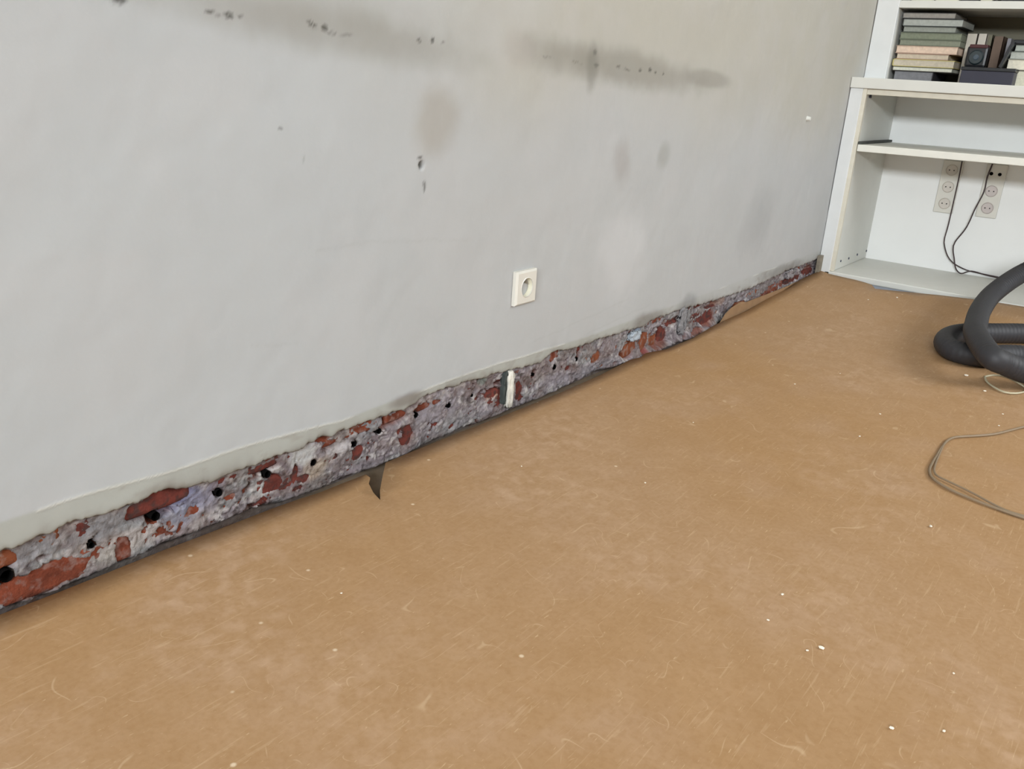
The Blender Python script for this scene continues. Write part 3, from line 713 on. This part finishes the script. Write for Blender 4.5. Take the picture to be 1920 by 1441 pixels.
# row above the top shelf: only the feet show
zt = TS1 + .0004
for (x0, x1, cov, lb, nm) in ((1684, 1706, (120, 120, 116), 'grey book foot at far left on the top shelf', 'book'),
        (1709, 1752, (206, 200, 182), 'wide cream book foot at the left on the top shelf', 'book'),
        (1754, 1799, (214, 208, 190), 'wide pale cream book foot beside the black one on the top shelf', 'book'),
        (1802, 1836, (36, 36, 38), 'black book foot near the middle of the top shelf', 'book'),
        (1838, 1862, (196, 190, 172), 'narrow cream book foot right of the black one on the top shelf', 'book'),
        (1865, 1872, (44, 44, 42), 'thin black book foot between cream books on the top shelf', 'book'),
        (1876, 1960, (24, 24, 26), 'broad black book foot at the right frame edge on the top shelf', 'book')):
    ya = yz(x0, 3, 3.66)[0]; yb2 = yz(x1, 3, 3.66)[0]
    if ya > UY - .003: ya = UY - .003
    w_ = ya - yb2; h = .20 + random.uniform(-.02, .03); r0 = empty(nm, (3.655, (ya + yb2) / 2, zt))
    bm = bmesh.new(); ct = .002
    bm_box(bm, (0, -w_ / 2, 0), (.15, -w_ / 2 + ct, h)); bm_box(bm, (0, w_ / 2 - ct, 0), (.15, w_ / 2, h)); bm_box(bm, (0, -w_ / 2, 0), (ct, w_ / 2, h))
    link('cover', bm_mesh(bm), mat('cover', cov, .55, noise=.05), r0)
    bm = bmesh.new(); bm_box(bm, (.003, -w_ / 2 + ct, .003), (.147, w_ / 2 - ct, h - .003)); link('pages', bm_mesh(bm), M['cream'], r0)
    tag(r0, lb, 'book', 'books on the top shelf')

# ------------------------------------------------------------------ socket columns on the unit's back panel
def socket_column(px, py, lb, kind):
    q = on_x(px, py, XB); r0 = empty('socket_plate', (XB, q[1], q[2]))
    w2, h2 = .037, .103
    m = mat('aged_socket_plastic', (218, 215, 206), .4, spec=.5)
    box('cover_plate', (-.012, -w2, -h2), (-.0003, w2, h2), m, r0, .003)
    for k, dz in enumerate((.066, 0, -.066)):
        if kind == 1 and k == 0:
            for s_ in (-1, 1): cyl('contact_hole', (-.0125, s_ * .015, dz), (1, 0, 0), .0065, .003, M['hole'], r0, 14)
            continue
        bm = bmesh.new()
        ring(bm, .0225, .0205, 0, -.0025, 28); ring(bm, .0205, .0190, -.0025, .0, 28); ring(bm, .0190, .0001, .0002, .0002, 28)
        bm.transform(Matrix.Translation((-.0128, 0, dz)) @ Matrix.Rotation(-math.pi / 2, 4, 'Z'))
        well = link('socket_well', bm_mesh(bm), mat('socket_well_tone', (208, 201, 192) if kind == 0 else (200, 190, 186), .5), r0)  # well slightly darker than the cover plate
        for s_ in (-1, 1): cyl('contact_hole', (-.0145, s_ * .0085, dz), (1, 0, 0), .0022, .002, M['hole'], well, 12)
    return tag(r0, lb, 'socket')
socket_column(1779, 350, 'left ivory triple socket column on the white back panel, cable passing over it', 0)
socket_column(1860, 358, 'right ivory triple socket column with two dark holes at its top', 1)

# ------------------------------------------------------------------ cables in the unit
def xline(pts, x0): return [on_x(a, b, x) for a, b, x in pts]
CX = XB - .020
A = [(1806,290,CX),(1804,302,CX),(1797,338,CX),(1789,374,CX),(1778,422,CX),(1771,447,CX),(1771,461,CX),(1777,480,CX),(1789,494,CX-.0),(1812,506,CX)]
def on_board(a, b):
    p = on_floor(a, b, .058)
    return p if p[0] < XB - .006 else on_x(a, b, XB - .006)
P = [on_x(*t) for t in A]; P = [np.array([p[0], p[1], min(p[2], .500)]) for p in P][1:]
g = [on_board(a, b) for a, b in ((1812,506),(1832,511),(1855,516),(1878,521),(1896,530))]
Pa = P[:-1] + g
Pa = [np.array([p[0], p[1], max(p[2], .0575)]) for p in Pa]
tag(tube('power_cable', Pa, .0024, M['wire_dark'], step=.012), 'left of two thin dark cables hanging under the middle shelf', 'cable', 'thin dark cables in the shelf unit')
B_ = [(1864,292,CX+.006),(1861,307,CX+.004),(1851,332,CX+.004),(1845,359,CX),(1828,392,CX-.005),(1812,426,CX-.01),(1791,453,CX-.01),(1787,467,CX-.01),(1789,484,CX-.01),(1791,500,CX-.01)]
P = [np.array([q[0], q[1], min(q[2], .500)]) for q in [on_x(*t) for t in B_][1:]] + [on_board(a, b) + np.array([0, 0, .0055]) for a, b in ((1795,511),(1803,515),(1820,510.5),(1845,517),(1870,523),(1884,529),(1898,540))]
P = [np.array([p[0], p[1], max(p[2], .0575)]) for p in P]
tag(tube('power_cable', P, .0026, M['wire_dark'], step=.012), 'right of two thin dark cables, crossing the socket column with two holes', 'cable', 'thin dark cables in the shelf unit')

# ------------------------------------------------------------------ vacuum hose
R_H = .031
def hose_r(s): return R_H + .0005 * math.cos(2 * math.pi * s / .0125)
low = [(2080,634),(2000,629),(1920,625),(1880,624.5),(1840,624.5),(1805,625),(1780,631),(1772,642),(1785,655),(1815,668),(1855,684),(1890,697),(1925,706),(1990,722),(2080,745)]
def shz(p): return float(sheet_z(np.array([p[0]]), np.array([p[1]]))[0])
def rest(px, py, r_=R_H, lift=0.):
    z = .035
    for _ in range(4): p = on_floor(px, py, z); z = shz(p) + r_ + .001 + lift
    return on_floor(px, py, z)
upp = [(1929,707,0),(1905,693,.02),(1880,680,.042),(1857,667,.056),(1840,651,.062),(1830,627,.064),(1831,604,.066),(1838,582,.070),(1856,556,.076),(1885,532,.086),(1917,512,.10),(1960,488,.13),(2030,462,.17),(2120,450,.22)]
hz = empty('vacuum_hose', tuple(rest(1860, 650)))
loc = np.array(hz.location)
Pl = [rest(a, b) for a, b in low[:11]]
Pu = [rest(a, b, lift=l) for a, b, l in upp[::-1]]
# one continuous hose: comes down from the right, loops forward on the board, folds back under itself
M['rubber_b'] = M['rubber']
far = rest(2080, 634)
path = [far + np.array([-.02, -.75, 0]), far + np.array([0, -.35, 0])] + Pl[::-1][0:0] + [rest(a, b) for a, b in low[:9]]
path += [rest(1815, 664), rest(1850, 668), rest(1885, 666), rest(1925, 668), rest(1990, 676), rest(2070, 694), rest(2110, 716), rest(2080, 732)]
path += [rest(2010, 722), rest(1960, 709), rest(1913, 693, lift=.022), rest(1884, 681, lift=.040), rest(1857, 667, lift=.056)] + Pu[:9][::-1]
path = [p if i_ < len(path) - 4 else np.array([min(p[0], 3.40), p[1], p[2]]) for i_, p in enumerate(path)]
end = path[-1]
path += [end + np.array([.0, -.30, .03]), end + np.array([-.02, -.62, -.06]), end + np.array([-.05, -.90, -.20])]
tube('hose_body', [p - loc for p in path], R_H, M['rubber'], hz, step=.003, seg=20, rfun=hose_r)
for p, q_ in ((path[-1], path[-2]), (path[0], path[1])):
    dv = (np.array(p) - np.array(q_)); dv = dv / np.linalg.norm(dv)
    cyl('end_cuff', tuple(np.array(p) - loc + dv * .02), tuple(dv), R_H * 1.15, .08, M['black'], hz, 24)
tag(hz, 'thick black flexible vacuum hose looped on the brown board, rising at the right', 'hose')

# ------------------------------------------------------------------ pale loop beside the hose
lp = [(1846,706,.002),(1862,703,.006),(1880,705,.008),(1901,713,.008),(1918,723,.004),(1925,732,.0),(1905,737,0),(1884,735,0),(1866,727,0),(1851,716,0)]
P = [rest(a, b, .003, l) for a, b, l in lp]; P.append(P[0])
tag(tube('wire_ring', P, .0026, M['ring'], step=.01), 'thin pale wire loop lying on the brown board against the black hose', 'wire loop')

# ------------------------------------------------------------------ tan flex on the board
p1 = [(2010,786),(1960,794),(1920,800),(1896,806),(1867,813),(1840,816),(1805,818),(1788,820),(1776,826),(1766,838),(1757,853),(1748,868),(1743,882),(1750,897),(1779,916),(1820,934),(1867,952),(1920,970),(2000,992)]
tag(tube('floor_cable', [rest(a, b, .0026) for a, b in p1], .0026, M['wire_tan'], step=.01), 'outer strand of thin tan cable curving over the brown board', 'cable', 'tan cable strands on the board')
p2 = [(1771,830,),(1762,850),(1754,870),(1752,884),(1760,893),(1785,905),(1826,925),(1861,944),(1890,957.5),(1925,968),(2000,986)]
tag(tube('floor_cable', [rest(a, b, .0022, .0012) for a, b in p2], .0020, M['wire_tan'], step=.01), 'inner strand of thin tan cable running inside the outer bend', 'cable', 'tan cable strands on the board')

# ------------------------------------------------------------------ remnant of skirting beside the stile
q = on_wall(1543, 485, -.01)
rem = box('baseboard_remnant', (q[0] - .045, -.016, .0), (q[0] + .030, -.001, .112), mat('raw_brown_grey_wood', (134, 126, 112), .8, noise=.2, nscale=60), bevel=.001)
tag(rem, 'short brown grey skirting stub standing between wall strip and shelf unit', 'skirting stub')

# ------------------------------------------------------------------ plaster crumbs on the board
M['crumb'] = mat('white_plaster_crumb', (236, 228, 212), .8)
def crumb_mesh(seed):
    rr = random.Random(seed); bm = bmesh.new(); bmesh.ops.create_icosphere(bm, subdivisions=1, radius=1.0)
    for v in bm.verts: v.co = v.co * rr.uniform(.65, 1.1)
    return bm_mesh(bm)
cms = [crumb_mesh(s) for s in range(4)]
for m_ in cms: m_.materials.append(M['crumb'])
crumbs = [(1672,1365,3.2),(1540,1214,4.2),(1467,1114,2.6),(1612,818,3.0),(1811,704,5.5),(1846,733,4.0),(1628,562,3.6),(1745,987,4.0),(1873,798,2.5),(1440,1162,2.2),
          (1210,905,2.2),(1650,776,2.5),(1682,558,4.5),(1575,700,2.0),(1300,792,2.0),(978,874,2.0),(1788,1262,2.0),(1513,1219,2.2),(1770,1370,2.2),(640,1112,1.8),(1490,720,2.4),(1880,776,2.5)]
for i, (a, b_, s_) in enumerate(crumbs):
    p = rest(a, b_, 0.0)
    o = bpy.data.objects.new('plaster_crumb', cms[i % 4]); COL.objects.link(o)
    k = s_ * .0009; o.location = (p[0], p[1], p[2] + k * .3); o.scale = (k * 1.3, k, k * .6); o.rotation_euler = (0, 0, random.uniform(0, 6))
    own = {4: 'largest white crumb, on the board just left of the pale wire loop', 1: 'pale plaster flake on the open board in the lower right foreground',
           7: 'pale flake on the board just below the bend of the tan cable', 0: 'bright white crumb on the board closest to the bottom edge of the picture',
           12: 'small pale crumb on the board just in front of the shelf unit', 6: 'pale flake on the board in the corner near the shelf unit'}.get(i)
    tag(o, own or 'tiny white plaster crumb lying loose on the brown board', 'debris', None if own else 'plaster crumbs on the board')
